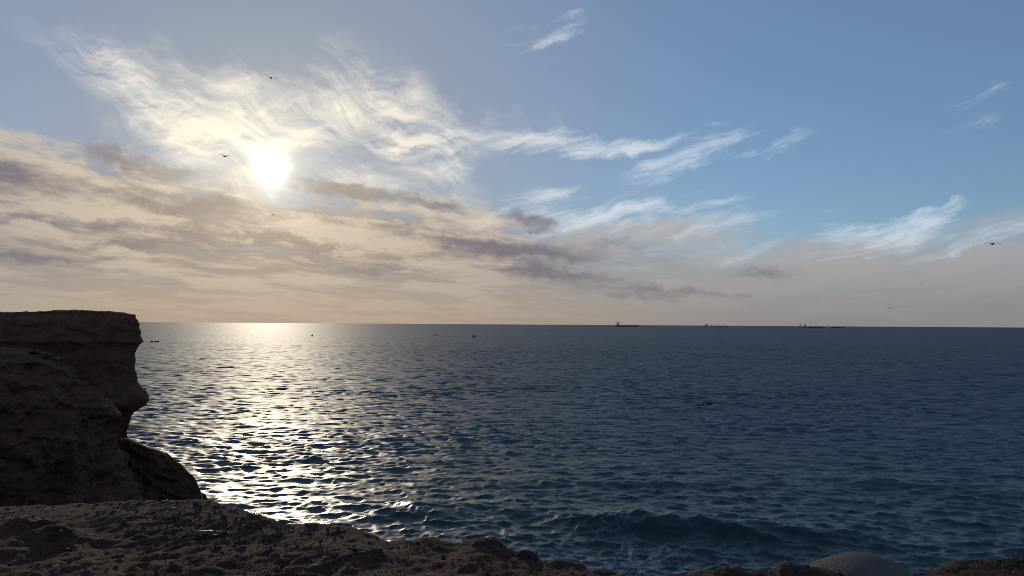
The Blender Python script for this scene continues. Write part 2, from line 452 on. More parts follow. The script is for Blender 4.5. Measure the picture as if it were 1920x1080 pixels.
# edge of the clifftop: photo pixel of the brink and how far ahead it lies
BRINK = [(-60, 954, 7.0), (0, 952, 6.95), (70, 948, 6.9), (140, 946, 6.85), (200, 943, 6.8), (250, 941, 6.8), (275, 938, 6.8), (300, 941, 6.8), (340, 939, 6.75), (385, 937, 6.7),
         (398, 938, 6.65), (418, 946, 6.5), (450, 955, 6.4), (472, 962, 6.3), (500, 970, 6.2), (530, 983, 6.1), (548, 986, 6.05), (575, 983, 6.0), (605, 983, 6.0), (640, 986, 5.95),
         (660, 990, 5.9), (700, 1004, 5.85), (735, 1020, 5.8), (765, 1014, 5.75), (800, 1016, 5.7), (845, 1028, 5.65), (872, 1017, 5.6), (905, 1012, 5.6), (950, 1028, 5.5),
         (972, 1038, 5.45), (1008, 1050, 5.4), (1060, 1052, 5.35), (1095, 1064, 5.25), (1150, 1080, 5.1), (1240, 1082, 5.0), (1340, 1070, 5.05), (1400, 1074, 5.1), (1500, 1066, 5.1),
         (1600, 1064, 5.15), (1740, 1074, 5.2), (1770, 1066, 5.25), (1800, 1057, 5.3), (1850, 1051, 5.3), (1930, 1047, 5.35)]
EX, EY, EZ = [], [], []
for px_, py_, d_ in BRINK:
    dd = ray(px_, py_)
    EX.append(dd.x / dd.y * d_); EY.append(d_); EZ.append(EYE + dd.z / dd.y * d_)
EX = np.array([-120, -72, -42, -20, -9, -6.2] + EX + [5.5, 9, 20, 60, 160])
EY = np.array([75, 62, 34, 17, 8.6, 7.3] + EY + [5.2, 4.6, 2.0, -12, -60])
EZ = np.array([GROUND] * 5 + [EZ[0]] + EZ + [EZ[-1]] + [GROUND] * 4)

def ground_z(x, y):
    x, y = np.asarray(x, float), np.asarray(y, float)
    ye, ze = np.interp(x, EX, EY), np.interp(x, EX, EZ)
    wob = 0.10 * fbm(x * 1.7, y * 0 + 2.0, octaves=3, seed=41)
    d = ye - y + wob * sstep(np.abs(x), 7, 14)
    near = 1 - sstep(np.hypot(x, y), 18, 60)
    z = GROUND + 0.035 * fbm(x * 0.7, y * 0.7, octaves=3, seed=5) + 0.9 * (1 - near) * fbm(x * 0.03, y * 0.03, octaves=3, seed=6)
    z = z + 0.034 * near * fbm(x * 2.6, y * 2.6, octaves=4, gain=0.55, seed=7)
    z = z + 0.024 * near * fbm(x * 8.5, y * 8.5, octaves=3, gain=0.6, seed=15, ridge=True)
    # clods kicked up on the left
    for cx, cy, h, w in ((-4.0, 6.1, 0.085, 0.16), (-3.45, 5.75, 0.10, 0.17), (-3.65, 5.35, 0.07, 0.22), (-4.7, 5.3, 0.06, 0.25), (-2.2, 6.2, 0.05, 0.2), (-1.0, 5.4, 0.06, 0.25), (-2.9, 5.0, 0.04, 0.3)):
        z = z + h * np.exp(-(((x - cx) / w) ** 2 + ((y - cy) / (w * 1.1)) ** 2)) * (1 + 0.5 * fbm(x * 6, y * 6, octaves=3, seed=2))
    lip = np.exp(-(np.maximum(d, 0) / 0.40) ** 2)
    z = z * (1 - lip) + (ze + 0.022 * fbm(x * 6, y * 6, octaves=4, gain=0.6, seed=9)) * lip
    over = np.maximum(-d, 0)
    drop = over * (2.6 + 0.9 * fbm(x * 0.9, y * 0.9, octaves=3, seed=12)) * sstep(over, 0.0, 0.22)
    return np.maximum(z - drop, -3.0 + 0.2 * fbm(x, y, octaves=2, seed=1))

def build_ground():
    def axis(lo, hi, step, far_lo, far_hi, g=1.16):
        c = list(np.arange(lo, hi, step))
        s = step
        while c[-1] < far_hi: s *= g; c.append(c[-1] + s)
        s = step
        while c[0] > far_lo: s *= g; c.insert(0, c[0] - s)
        return np.array(c)
    xs = axis(-5.6, 4.6, 0.026, -420, 160)
    ys = axis(3.6, 7.6, 0.026, -420, 85)
    X, Y = np.meshgrid(xs, ys)
    Z = ground_z(X, Y)
    o = grid_mesh('ground', np.stack([X, Y, Z], -1), soil_mat)
    o['kind'] = 'structure'
    return o
ground = build_ground()

def smooth_loop(pts, n):
    """closed Catmull-Rom curve through points, n samples"""
    pts = np.array(pts, float); m = len(pts)
    t = np.linspace(0, m, n, endpoint=False)
    i = np.floor(t).astype(int); f = (t - i)[:, None]
    p0, p1, p2, p3 = pts[(i - 1) % m], pts[i % m], pts[(i + 1) % m], pts[(i + 2) % m]
    return 0.5 * (2 * p1 + (p2 - p0) * f + (2 * p0 - 5 * p1 + 4 * p2 - p3) * f ** 2 + (3 * p1 - p0 - 3 * p2 + p3) * f ** 3)

def loft(name, plan, dense, prof, top, mat, rough, cap=16, zstep=0.11, seed=0, gully=0.0):
    """rock mass: a closed plan swept up through a list of (z, outward offset), with a top"""
    fine = smooth_loop(plan, 4000)
    step = np.linalg.norm(np.roll(fine, -1, 0) - fine, axis=1)
    dens = np.where(dense(fine), 1 / 0.12, 1 / 1.5)
    cum = np.concatenate([[0], np.cumsum(step * dens)])
    k = int(cum[-1])
    t = np.interp(np.linspace(0, cum[-1], k, endpoint=False), cum, np.arange(4001))
    cl = np.concatenate([fine, fine[:1]])
    base = np.stack([np.interp(t, np.arange(4001), cl[:, j]) for j in (0, 1)], -1)
    tan = np.roll(fine, -6, 0) - np.roll(fine, 6, 0)
    nrm = np.stack([tan[:, 1], -tan[:, 0]], -1); nrm /= np.linalg.norm(nrm, axis=1)[:, None]
    area = np.sum(fine[:, 0] * np.roll(fine[:, 1], -1) - np.roll(fine[:, 0], -1) * fine[:, 1])
    if area < 0: nrm = -nrm
    nr = np.stack([np.interp(t, np.arange(4000), nrm[:, j]) for j in (0, 1)], -1)
    pz = np.array([q[0] for q in prof]); po = np.array([q[1] for q in prof])
    o_ = np.argsort(pz); pz, po = pz[o_], po[o_]
    zt = top(base)
    nz = int((zt.max() - pz[0]) / zstep)
    f = np.linspace(0, 1, nz)[:, None]
    Zb = pz[0] + (zt[None, :] - pz[0]) * f
    off = np.interp(Zb, pz, po)
    X = base[None, :, 0] + nr[None, :, 0] * off
    Y = base[None, :, 1] + nr[None, :, 1] * off
    d = 0
    for sc_, am, oc, rd in rough:
        d = d + am * fbm(X / sc_, Y / sc_, Zb / (sc_ * 0.8), octaves=oc, gain=0.55, seed=seed + int(sc_ * 10), ridge=rd)
    if gully:
        g = fbm(X / 2.2 + 0.5 * fbm(X / 5, Y / 5, Zb / 5, octaves=2, seed=70), Y / 2.2, Zb / 9.0, octaves=4, seed=77, ridge=True)
        d = d + gully * g
    X, Y = X + nr[None, :, 0] * d, Y + nr[None, :, 1] * d
    P = np.stack([X, Y, Zb], -1)
    cen = np.array([base[:, 0].mean(), base[:, 1].mean()])
    rings = []
    for j in range(1, cap + 1):
        s = 1 - (j / cap) ** 1.6
        x = cen[0] + (P[-1, :, 0] - cen[0]) * s; y = cen[1] + (P[-1, :, 1] - cen[1]) * s
        z = top(np.stack([x, y], -1)) + 0.18 * fbm(x / 1.2, y / 1.2, octaves=3, seed=seed + 3) * min(1, j / 2)
        rings.append(np.stack([x, y, z], -1))
    o = grid_mesh(name, np.concatenate([P, np.array(rings)]), mat, wrap=True)
    o['kind'] = 'structure'
    return o

# the headland: sheer, undercut, with a low shelf running out into the sea
HD = 66.0
SIL = [(250, 591), (255, 597), (261, 601), (262, 612), (263, 630), (267, 640), (260, 648), (257, 658), (256, 672), (252, 690), (254, 705), (258, 720), (267, 736), (275, 750),
       (273, 759), (263, 768), (252, 776), (246, 792), (241, 808), (241, 819), (243, 850), (248, 900), (256, 975)]
c_prof = []
for px_, py_ in SIL:
    d0 = ray(px_, py_); c0 = ray(262, py_)
    c_prof.append((EYE + d0.z / d0.y * HD, (d0.x / d0.y - c0.x / c0.y) * HD))
c_prof.append((-3.0, c_prof[-1][1] + 0.4))
crn = ray(262, 600); cx_ = crn.x / crn.y * HD
TOPL = [(-200, 586), (0, 585.5), (60, 587), (95, 585), (140, 583.5), (165, 583), (200, 585), (232, 588), (250, 590)]
tx = [ray(a, b).x / ray(a, b).y * HD for a, b in TOPL]; tz = [EYE + ray(a, b).z / ray(a, b).y * HD for a, b in TOPL]
def cliff_top(p):
    return np.interp(p[:, 0], tx, tz) + 0.10 * fbm(p[:, 0] / 0.9, p[:, 1] / 0.9, octaves=3, seed=33)
cliff = loft('cliff', [(cx_ - 0.3, HD), (cx_ - 8, HD - 2.5), (cx_ - 20, HD - 4.5), (-85, 60), (-112, 70), (-116, 108), (-85, 118), (-62, 104), (cx_ - 13, 82), (cx_ - 3.6, 70)],
             lambda p: (p[:, 1] < 73) & (p[:, 0] > -62), c_prof, cliff_top, cliff_mat, [(6.0, 0.55, 3, False), (1.5, 0.28, 4, True), (0.5, 0.10, 3, False)], seed=3)

# the low spur of rock that runs out from its foot
PD = 62.0
SPUR = [(120, 815), (200, 815), (236, 820), (256, 824), (278, 829), (300, 842), (324, 850), (342, 863), (356, 877), (372, 891), (378, 906), (383, 926), (388, 946), (396, 990), (420, 1000)]
px_x = [ray(a, b).x / ray(a, b).y * PD for a, b in SPUR]; px_z = [EYE + ray(a, b).z / ray(a, b).y * PD for a, b in SPUR]
def spur_top(p):
    return np.interp(p[:, 0], px_x, px_z) + 0.30 * fbm(p[:, 0] / 1.1, p[:, 1] / 3.0, octaves=4, seed=35) - 1.1 * np.maximum(p[:, 1] - PD + 0.7, 0)
sp_tip = ray(390, 960); sp_x = sp_tip.x / sp_tip.y * PD
spur = loft('rock_spur', [(sp_x, PD), (sp_x - 2.2, PD - 1.0), (sp_x - 6, PD - 1.4), (sp_x - 14, PD - 1.2), (sp_x - 14, PD + 2.5), (sp_x - 6, PD + 2.4), (sp_x - 2.0, PD + 1.3)],
            lambda p: p[:, 0] > -1e9, [(-3.0, 0.5), (0.0, 0.15), (3.0, 0.0), (9.0, -0.15)], spur_top, cliff_mat, [(3.0, 0.5, 3, False), (1.0, 0.35, 4, True), (0.4, 0.07, 3, False)], seed=13)

# the worn earth buttress in front of it
SD = 54.0
s_prof = []
for px_, py_ in [(60, 659), (82, 663), (105, 676), (130, 697), (152, 720), (172, 742), (184, 765), (190, 785), (193, 830), (200, 880), (207, 945), (216, 1010)]:
    d0 = ray(px_, py_); c0 = ray(200, py_)
    s_prof.append((EYE + d0.z / d0.y * SD, (d0.x / d0.y - c0.x / c0.y) * SD))
s_prof.append((-3.0, s_prof[-1][1] + 0.8))
sx0 = ray(200, 850).x / ray(200, 850).y * SD
s_top = max(q[0] for q in s_prof)
slope_hill = loft('hill', [(sx0, SD), (sx0 - 2.5, SD - 5.0), (sx0 - 9, SD - 9.0), (-62, 42.5), (-92, 46), (-95, 66), (-62, 69), (sx0 - 15, 67), (sx0 - 5.0, 60)],
                  lambda p: (p[:, 1] < 62) & (p[:, 0] > -52), s_prof, lambda p: s_top + 0.2 * fbm(p[:, 0] / 3, p[:, 1] / 3, octaves=3, seed=4), slope_mat,
                  [(6.0, 1.3, 3, False), (2.2, 0.8, 4, True), (0.6, 0.24, 4, True)], seed=9, gully=0.9)

# ------------------------------------------------------------------ helpers for things
def plain(name, colr, rough=0.6, noise=0.15, scale=4.0, metal=0.0):
    m, n, p = material(name)
    c = n.noise(n.new('ShaderNodeTexCoord').outputs['Object'], scale, 4, 0.6)
    n.put(p.inputs['Base Color'], n.mix(n.sstep(c, 0.3, 0.7), tuple(v * (1 - noise) for v in colr), tuple(min(1, v * (1 + noise)) for v in colr)))
    p.inputs['Roughness'].default_value = rough
    p.inputs['Metallic'].default_value = metal
    return m

def link_mesh(name, me, parent=None, mat=None, smooth=False):
    if mat and not me.materials: me.materials.append(mat)
    if smooth: me.polygons.foreach_set('use_smooth', np.ones(len(me.polygons), bool))
    o = bpy.data.objects.new(name, me)
    col.objects.link(o)
    if parent: o.parent = parent
    return o

def from_bm(name, bm, parent=None, mat=None, smooth=False):
    bmesh.ops.recalc_face_normals(bm, faces=bm.faces)
    me = bpy.data.meshes.new(name); bm.to_mesh(me); bm.free()
    return link_mesh(name, me, parent, mat, smooth)

def tag(o, label, cat, group=None):
    o['label'], o['category'] = label, cat
    if group: o['group'] = group
    return o

def empty(name, loc, rz=0.0):
    o = bpy.data.objects.new(name, None)
    col.objects.link(o)
    o.location, o.rotation_euler = loc, (0, 0, rz)
    return o

def box(bm, lo, hi, taper=0.0, bevel=0.0):
    vs = []
    for z, k in ((lo[2], 0.0), (hi[2], taper)):
        for x, y in ((lo[0] + k, lo[1] + k), (hi[0] - k, lo[1] + k), (hi[0] - k, hi[1] - k), (lo[0] + k, hi[1] - k)):
            vs.append(bm.verts.new((x, y, z)))
    fs = [bm.faces.new([vs[i] for i in q]) for q in ((3, 2, 1, 0), (4, 5, 6, 7), (0, 1, 5, 4), (1, 2, 6, 5), (2, 3, 7, 6), (3, 0, 4, 7))]
    if bevel:
        bmesh.ops.bevel(bm, geom=list({e for f in fs for e in f.edges}), offset=bevel, segments=1, affect='EDGES')

def tube(bm, a, b, r0, r1=None, seg=8):
    a, b = Vector(a), Vector(b); r1 = r0 if r1 is None else r1
    q = (b - a).to_track_quat('Z', 'Y')
    rings = []
    for p, r in ((a, r0), (b, r1)):
        rings.append([bm.verts.new(p + q @ Vector((r * math.cos(6.2832 * i / seg), r * math.sin(6.2832 * i / seg), 0))) for i in range(seg)])
    for i in range(seg):
        bm.faces.new((rings[0][i], rings[0][(i + 1) % seg], rings[1][(i + 1) % seg], rings[1][i]))
    bm.faces.new(rings[0][::-1]); bm.faces.new(rings[1])

# ------------------------------------------------------------------ ships on the horizon
def hull_material(name, top, boot, zline):
    m, n, p = material(name)
    c = n.new('ShaderNodeTexCoord').outputs['Object']
    z = n.xyz(c)[2]
    nz = n.noise(n.mapping(c, (0, 0, 0), 0, (0.1, 0.1, 0.6)), 1.0, 5, 0.6)
    colr = n.mix(n.sstep(z, zline - 0.2, zline + 0.2), boot, top)
    n.put(p.inputs['Base Color'], n.mix(n.sstep(nz, 0.45, 0.7, 0.0, 0.5), colr, (0.13, 0.065, 0.04)))
    p.inputs['Roughness'].default_value = 0.6
    return m
hull_red = hull_material('red_hull_paint_hazed', (0.32, 0.13, 0.12), (0.22, 0.09, 0.09), 4.0)  # red lifted paler to stand in for distance haze
hull_black = hull_material('black_hull_paint_hazed', (0.055, 0.060, 0.080), (0.12, 0.050, 0.050), 2.0)  # black lightened too, sea haze mixed into the paint colour
hull_grey = hull_material('grey_hull_paint', (0.055, 0.065, 0.080), (0.10, 0.025, 0.022), 2.0)
ship_white = plain('ship_white_paint_hazed', (0.60, 0.60, 0.60), 0.6, 0.12, 0.2)  # white also raised a little in place of haze
ship_buff = plain('ship_deck_gear_paint', (0.30, 0.22, 0.19), 0.6, 0.2, 0.2)
ship_dark = plain('ship_funnel_paint', (0.03, 0.035, 0.05), 0.6, 0.2, 0.2)
ship_glass = plain('bridge_window_glass', (0.02, 0.025, 0.03), 0.15, 0.1)

def hull_part(parent, L, B, F, mat, bow_rise):
    bm = bmesh.new(); rows = []
    st = 26
    for i in range(st + 1):
        t = i / st
        x = (t - 0.5) * L
        full = min(1.0, ((1 - t) / 0.16) ** 0.55 if t < 1 else 0.0) * min(1.0, 0.62 + t / 0.10 * 0.38)
        hb = max(B / 2 * full, 0.25)
        dk = F + bow_rise * float(sstep(t, 0.86, 0.97)) + 0.4 * bow_rise * float(1 - sstep(t, 0.0, 0.06))
        rake = 0.05 * L * max(0.0, (t - 0.9) / 0.1) * 0.35
        run = 0.06 * L * max(0.0, (0.06 - t) / 0.06) * 0.35
        rows.append([bm.verts.new(v) for v in ((x + rake - run, -hb, dk), (x + rake * 0.5 + run * 0.3, -hb * 0.97, F * 0.35), (x + run, -hb * 0.86, -1.5), (x + run, 0, -2.5),
                                               (x + run, hb * 0.86, -1.5), (x + rake * 0.5 + run * 0.3, hb * 0.97, F * 0.35), (x + rake - run, hb, dk))])
    for a, b in zip(rows[:-1], rows[1:]):
        for j in range(6): bm.faces.new((a[j], b[j], b[j + 1], a[j + 1]))
        bm.faces.new((a[6], b[6], b[0], a[0]))
    bm.faces.new(rows[0]); bm.faces.new(rows[-1][::-1])
    return from_bm('hull', bm, parent, mat)

def ship(name, px, py, D, length_px, F, hull_mat, label, cat, gear='pipes', house_h=24.0, house=True, yaw=0.0, bow=3.0):
    d = ray(px, py)
    t = empty(name, (d.x / d.y * D, D, 0.0), yaw)
    L = length_px / FPX * D
    B = L / 6.2
    hull_part(t, L, B, F, hull_mat, bow)
    xs = -L / 2
    if house:
        bm = bmesh.new()
        tiers = 4
        for k in range(tiers):
            z0, z1 = F + 0.05 + k * house_h / tiers, F + 0.05 + (k + 1) * house_h / tiers - 0.15
            box(bm, (xs + L * 0.085 + k * 0.4, -B * (0.40 - 0.02 * k), z0), (xs + L * 0.165 - k * 0.8, B * (0.40 - 0.02 * k), z1))
        box(bm, (xs + L * 0.11, -B * 0.5, F + house_h * 0.99), (xs + L * 0.15, B * 0.5, F + house_h * 1.10))
        h = from_bm('deck_house', bm, t, ship_white)
        bm = bmesh.new()
        box(bm, (xs + L * 0.152 + 0.02, -B * 0.36, F + house_h * 1.02), (xs + L * 0.1535 + 0.2, B * 0.36, F + house_h * 1.08))
        from_bm('bridge_window', bm, h, ship_glass)
        bm = bmesh.new(); box(bm, (xs + L * 0.055, -B * 0.12, F + 0.05), (xs + L * 0.083, B * 0.12, F + house_h * 1.28), 0.8, 0.3)
        f = from_bm('funnel', bm, t, ship_dark)
        bm = bmesh.new()
        tube(bm, (xs + L * 0.069, 0, F + house_h * 1.28), (xs + L * 0.069, 0, F + house_h * 1.36), 0.8)
        from_bm('exhaust_pipe', bm, f, ship_dark)
        bm = bmesh.new()
        mx = xs + L * 0.13
        tube(bm, (mx, 0, F + house_h * 1.10), (mx, 0, F + house_h * 1.55), 0.9, 0.4)
        box(bm, (mx - 0.5, -4, F + house_h * 1.3), (mx + 0.5, 4, F + house_h * 1.3 + 0.7))
        from_bm('mast', bm, t, ship_white)
    if gear == 'pipes':
        bm = bmesh.new()
        for yy in (-3, -1, 1, 3): tube(bm, (xs + L * 0.2, yy, F + 1.8), (xs + L * 0.93, yy, F + 1.8), 0.6, seg=6)
        for k in range(12): box(bm, (xs + L * (0.21 + 0.06 * k), -4.5, F), (xs + L * (0.21 + 0.06 * k) + 1.0, 4.5, F + 1.3))
        from_bm('deck_pipes', bm, t, ship_buff)
        for k, q in enumerate((0.52, 0.56)):
            bm = bmesh.new(); tube(bm, (xs + L * q, 0, F), (xs + L * q, 0, F + 10), 0.9)
            tube(bm, (xs + L * q, 0, F + 10), (xs + L * (q + (0.06 if k else -0.06)), 0, F + 6), 0.6)
            from_bm('hose_crane', bm, t, ship_buff)
        bm = bmesh.new(); tube(bm, (xs + L * 0.95, 0, F + bow), (xs + L * 0.95, 0, F + bow + 9), 0.7)
        from_bm('foremast', bm, t, ship_buff)
    elif gear == 'cranes':
        for k in range(5):
            bm = bmesh.new(); x0 = xs + L * (0.20 + 0.148 * k)
            box(bm, (x0, -B * 0.33, F), (x0 + L * 0.11, B * 0.33, F + 2.2), 0.3)
            from_bm('hatch_cover', bm, t, ship_buff)
        for k in range(4):
            x0 = xs + L * (0.33 + 0.148 * k)
            bm = bmesh.new(); tube(bm, (x0, 0, F), (x0, 0, F + 19), 2.0, 1.7)
            box(bm, (x0 - 2.6, -2.2, F + 15), (x0 + 2.6, 2.2, F + 21), 0.4)
            c = from_bm('deck_crane', bm, t, ship_buff)
            bm = bmesh.new(); tube(bm, (x0, 2.6, F + 17), (x0 + L * 0.055, 2.6, F + 24), 0.9, 0.6)
            from_bm('jib', bm, c, ship_buff)
    elif gear == 'boxes':
        for k in range(7):
            bm = bmesh.new(); x0 = xs + L * (0.20 + 0.10 * k)
            box(bm, (x0, -B * 0.35, F), (x0 + L * 0.085, B * 0.35, F + (3.5, 5.5, 4.5, 6.0, 4.0, 5.0, 3.0)[k]), 0.3)
            from_bm('hatch_cover', bm, t, ship_buff)
    return tag(t, label, cat)

ship('tanker_ship', 1175, 608, 7200, 42, 13.0, hull_red, 'red hulled tanker with pale bridge tower, leftmost ship on the horizon', 'ship', 'pipes', 26)
ship('bulk_carrier', 1342, 609, 7400, 44, 6.0, hull_black, 'low dark bulk carrier with four upright deck cranes on the horizon', 'ship', 'cranes', 21, bow=2.0)
ship('cargo_ship', 1524, 611, 5600, 38, 9.5, hull_red, 'reddish cargo ship with its bridge at the left end, second ship from the right', 'ship', 'boxes', 17)
ship('barge', 1570.5, 612, 7000, 25, 7.5, hull_grey, 'long low dark hull without a tower, rightmost vessel on the horizon', 'ship', 'none', house=False, bow=3.5)
ship('cargo_ship', 1507, 611, 9800, 17, 6.0, hull_grey, 'pale distant ship half hidden behind the stern of the reddish cargo ship', 'ship', 'none', 34, bow=1.0)

# ------------------------------------------------------------------ small boats
boat_dark = plain('boat_dark_wood', (0.030, 0.028, 0.030), 0.6, 0.3, 2.0)
boat_blue = plain('boat_cabin_paint', (0.050, 0.055, 0.065), 0.6, 0.2, 2.0)
def fishing_boat(px, py, L, label, cabin=0.0, yaw=0.0, person=False):
    p = on_plane(px, py)
    t = empty('fishing_boat', (p.x, p.y, 0.12), yaw)
    bm = bmesh.new(); rows = []
    for i in range(15):
        u = i / 14; x = (u - 0.5) * L
        hb = max(0.06, L * 0.15 * min(1.0, ((1 - u) / 0.35) ** 0.7 if u < 1 else 0) * (0.75 + 0.25 * min(1, u / 0.3)))
        top = 0.55 + 0.9 * max(0, u - 0.55) ** 1.5 * 2.6 + 0.15 * max(0, 0.2 - u) * 4
        rows.append([bm.verts.new(v) for v in ((x + (0.35 if i == 14 else 0), -hb, top), (x, -hb * 0.85, 0.05), (x, 0, -0.35), (x, hb * 0.85, 0.05), (x + (0.35 if i == 14 else 0), hb, top), (x, hb * 0.8, 0.25), (x, -hb * 0.8, 0.25))])
    for a, b in zip(rows[:-1], rows[1:]):
        for j in range(7): bm.faces.new((a[j], b[j], b[(j + 1) % 7], a[(j + 1) % 7]))
    bm.faces.new(rows[0]); bm.faces.new(rows[-1][::-1])
    from_bm('hull', bm, t, boat_dark)
    bm = bmesh.new(); box(bm, (-L / 2 - 0.35, -0.2, 0.35), (-L / 2 + 0.02, 0.2, 1.15), 0.06, 0.03); tube(bm, (-L / 2 - 0.2, 0, 0.4), (-L / 2 - 0.25, 0, -0.5), 0.08)
    from_bm('outboard_motor', bm, t, ship_dark)
    for q in (-0.2, 0.12):
        bm = bmesh.new(); box(bm, (L * q, -L * 0.12, 0.42), (L * q + 0.3, L * 0.12, 0.47)); from_bm('thwart', bm, t, boat_dark)
    if cabin:
        bm = bmesh.new(); box(bm, (-L * 0.22, -L * 0.10, 0.48), (L * 0.10, L * 0.10, 0.5 + cabin), 0.12, 0.04)
        c = from_bm('cabin', bm, t, boat_blue)
        bm = bmesh.new(); tube(bm, (-L * 0.1, 0, 0.5 + cabin), (-L * 0.1, 0, 1.0 + cabin * 1.7), 0.06, 0.04)
        from_bm('mast', bm, t, boat_dark)
    return tag(t, label, 'boat', 'small boats on the bay')
fishing_boat(290, 641.5, 6.4, 'small dark open boat with raised bow just right of the headland', yaw=0.10)
fishing_boat(585, 630.5, 4.6, 'dark small boat in the glitter under the sun', 2.0, yaw=2.2)
fishing_boat(816, 629.0, 5.6, 'low dark boat, thinnest of the small boats, left of the boat with a cabin', yaw=0.05)
fishing_boat(889, 632.5, 5.2, 'dark little boat with tall cabin, nearest below the middle horizon', 2.3, yaw=0.9)

# ------------------------------------------------------------------ gulls
def feather_material():
    m, n, p = material('gull_feathers')
    c = n.new('ShaderNodeTexCoord').outputs['Object']
    x, y, z = n.xyz(c)
    ax = n.m('ABSOLUTE', x)
    colr = n.mix(n.sstep(z, -0.02, 0.02), (0.30, 0.30, 0.29), (0.16, 0.17, 0.18))
    colr = n.mix(n.sstep(ax, 0.42, 0.55), colr, (0.02, 0.02, 0.02))
    colr = n.mix(n.sstep(n.noise(c, 14, 4, 0.6), 0.4, 0.7, 0.0, 0.35), colr, (0.10, 0.10, 0.10))
    n.put(p.inputs['Base Color'], colr)
    p.inputs['Roughness'].default_value = 0.8
    return m
feathers = feather_material()

def gull_mesh(name, inner, outer, sweep=0.10):
    """body and wings in one skin; wing angles in degrees for (left, right) inner and outer halves"""
    bm = bmesh.new()
    prof = [(-0.30, 0.012, 0.0), (-0.25, 0.05, 0.0), (-0.16, 0.045, 0.005), (-0.04, 0.075, 0.0), (0.08, 0.078, 0.0), (0.17, 0.055, 0.012), (0.22, 0.046, 0.022), (0.27, 0.045, 0.03), (0.31, 0.026, 0.028), (0.36, 0.010, 0.018)]
    rings = []
    for y, r, z in prof:
        wide = 2.2 if y < -0.2 else 1.0
        rings.append([bm.verts.new((r * wide * math.cos(6.2832 * i / 10), y, z + r * (0.4 if y < -0.2 else 1.0) * math.sin(6.2832 * i / 10))) for i in range(10)])
    for a, b in zip(rings[:-1], rings[1:]):
        for i in range(10): bm.faces.new((a[i], a[(i + 1) % 10], b[(i + 1) % 10], b[i]))
    bm.faces.new(rings[0]); bm.faces.new(rings[-1][::-1])
    for s, ia, oa in ((-1, inner[0], outer[0]), (1, inner[1], outer[1])):
        secs, x, z, y = [], 0.02, 0.02, 0.04
        n = 9
        for i in range(n + 1):
            u = i / n
            chord = 0.155 * (1 - 0.25 * u) if u < 0.55 else 0.155 * 0.86 * (1 - ((u - 0.55) / 0.45) ** 1.6 * 0.86)
            th = 0.020 * (1 - 0.45 * u)
            a = R(ia) if u < 0.45 else R(ia) + (R(oa) - R(ia)) * min(1, (u - 0.45) / 0.15)
            yy = y + (sweep * u / 0.45 if u < 0.45 else sweep - (u - 0.45) * 0.34)
            nx, nz = -math.sin(a), math.cos(a)
            secs.append([bm.verts.new(v) for v in ((s * x, yy + chord * 0.45, z), (s * (x + nx * th), yy + chord * 0.1, z + nz * th), (s * (x + nx * th * 0.3), yy - chord * 0.55, z + nz * th * 0.3), (s * (x - nx * th), yy + chord * 0.1, z - nz * th))])
            x += 0.64 / n * math.cos(a); z += 0.64 / n * math.sin(a)
        for a, b in zip(secs[:-1], secs[1:]):
            for j in range(4): bm.faces.new((a[j], a[(j + 1) % 4], b[(j + 1) % 4], b[j]))
        bm.faces.new(secs[0]); bm.faces.new(secs[-1][::-1])
    bmesh.ops.recalc_face_normals(bm, faces=bm.faces)
    me = bpy.data.meshes.new(name); bm.to_mesh(me); bm.free()
    # fuse body and wings into one continuous skin
    tmp = bpy.data.objects.new('tmp', me); col.objects.link(tmp)
    md = tmp.modifiers.new('fuse', 'REMESH'); md.mode = 'VOXEL'; md.voxel_size = 0.009
    dg = bpy.context.evaluated_depsgraph_get()
    out = bpy.data.meshes.new_from_object(tmp.evaluated_get(dg))
    bpy.data.objects.remove(tmp)
    out.name = name
    out.materials.clear(); out.materials.append(feathers)
    return out

def gull(me, px, py, dist, yaw, bank, pitch, label, size=1.0):
    d = ray(px, py)
    o = link_mesh('gull', me, None, None, True)
    o.location = Vector((0, 0, EYE)) + d * dist
    o.rotation_euler = (R(pitch), R(bank), R(yaw))
    o.scale = (size,) * 3
    return tag(o, label, 'gull', 'gulls in flight')
g_glide = gull_mesh('gull_gliding', (22, 18), (-14, -18))
g_flat = gull_mesh('gull_level', (14, 14), (-12, -12))
g_beat = gull_mesh('gull_downbeat', (8, 20), (-82, -14))
g_beat.materials.clear(); g_beat.materials.append(plain('backlit_gull_feathers', (0.022, 0.019, 0.018), 0.85, 0.4, 9.0))  # backlit darkness of this bird put into its feather colour
gull(g_glide, 508, 146, 73, 25, 14, 8, 'gull gliding high above the sun, uppermost of the birds')
gull(g_glide, 421, 293, 84, -20, 10, 6, 'gull gliding just to the left of the sun')
gull(g_glide, 512, 403, 108, 15, 16, 4, 'gull gliding straight below the sun against the cloud bank')
gull(g_flat, 1861, 458, 76, 160, -2, 5, 'gull with wings spread level in the sky near the right edge')
gull(g_beat, 1330, 757, 44, 35, 4, 6, 'dark gull beating its wings low over the open water')
gull(g_flat, 1728, 531, 230, 30, -8, 0, 'speck of a gull in the haze above the sea, higher of two specks')
gull(g_flat, 1668, 578, 240, -60, -18, 0, 'speck of a gull just above the horizon right of the ships')

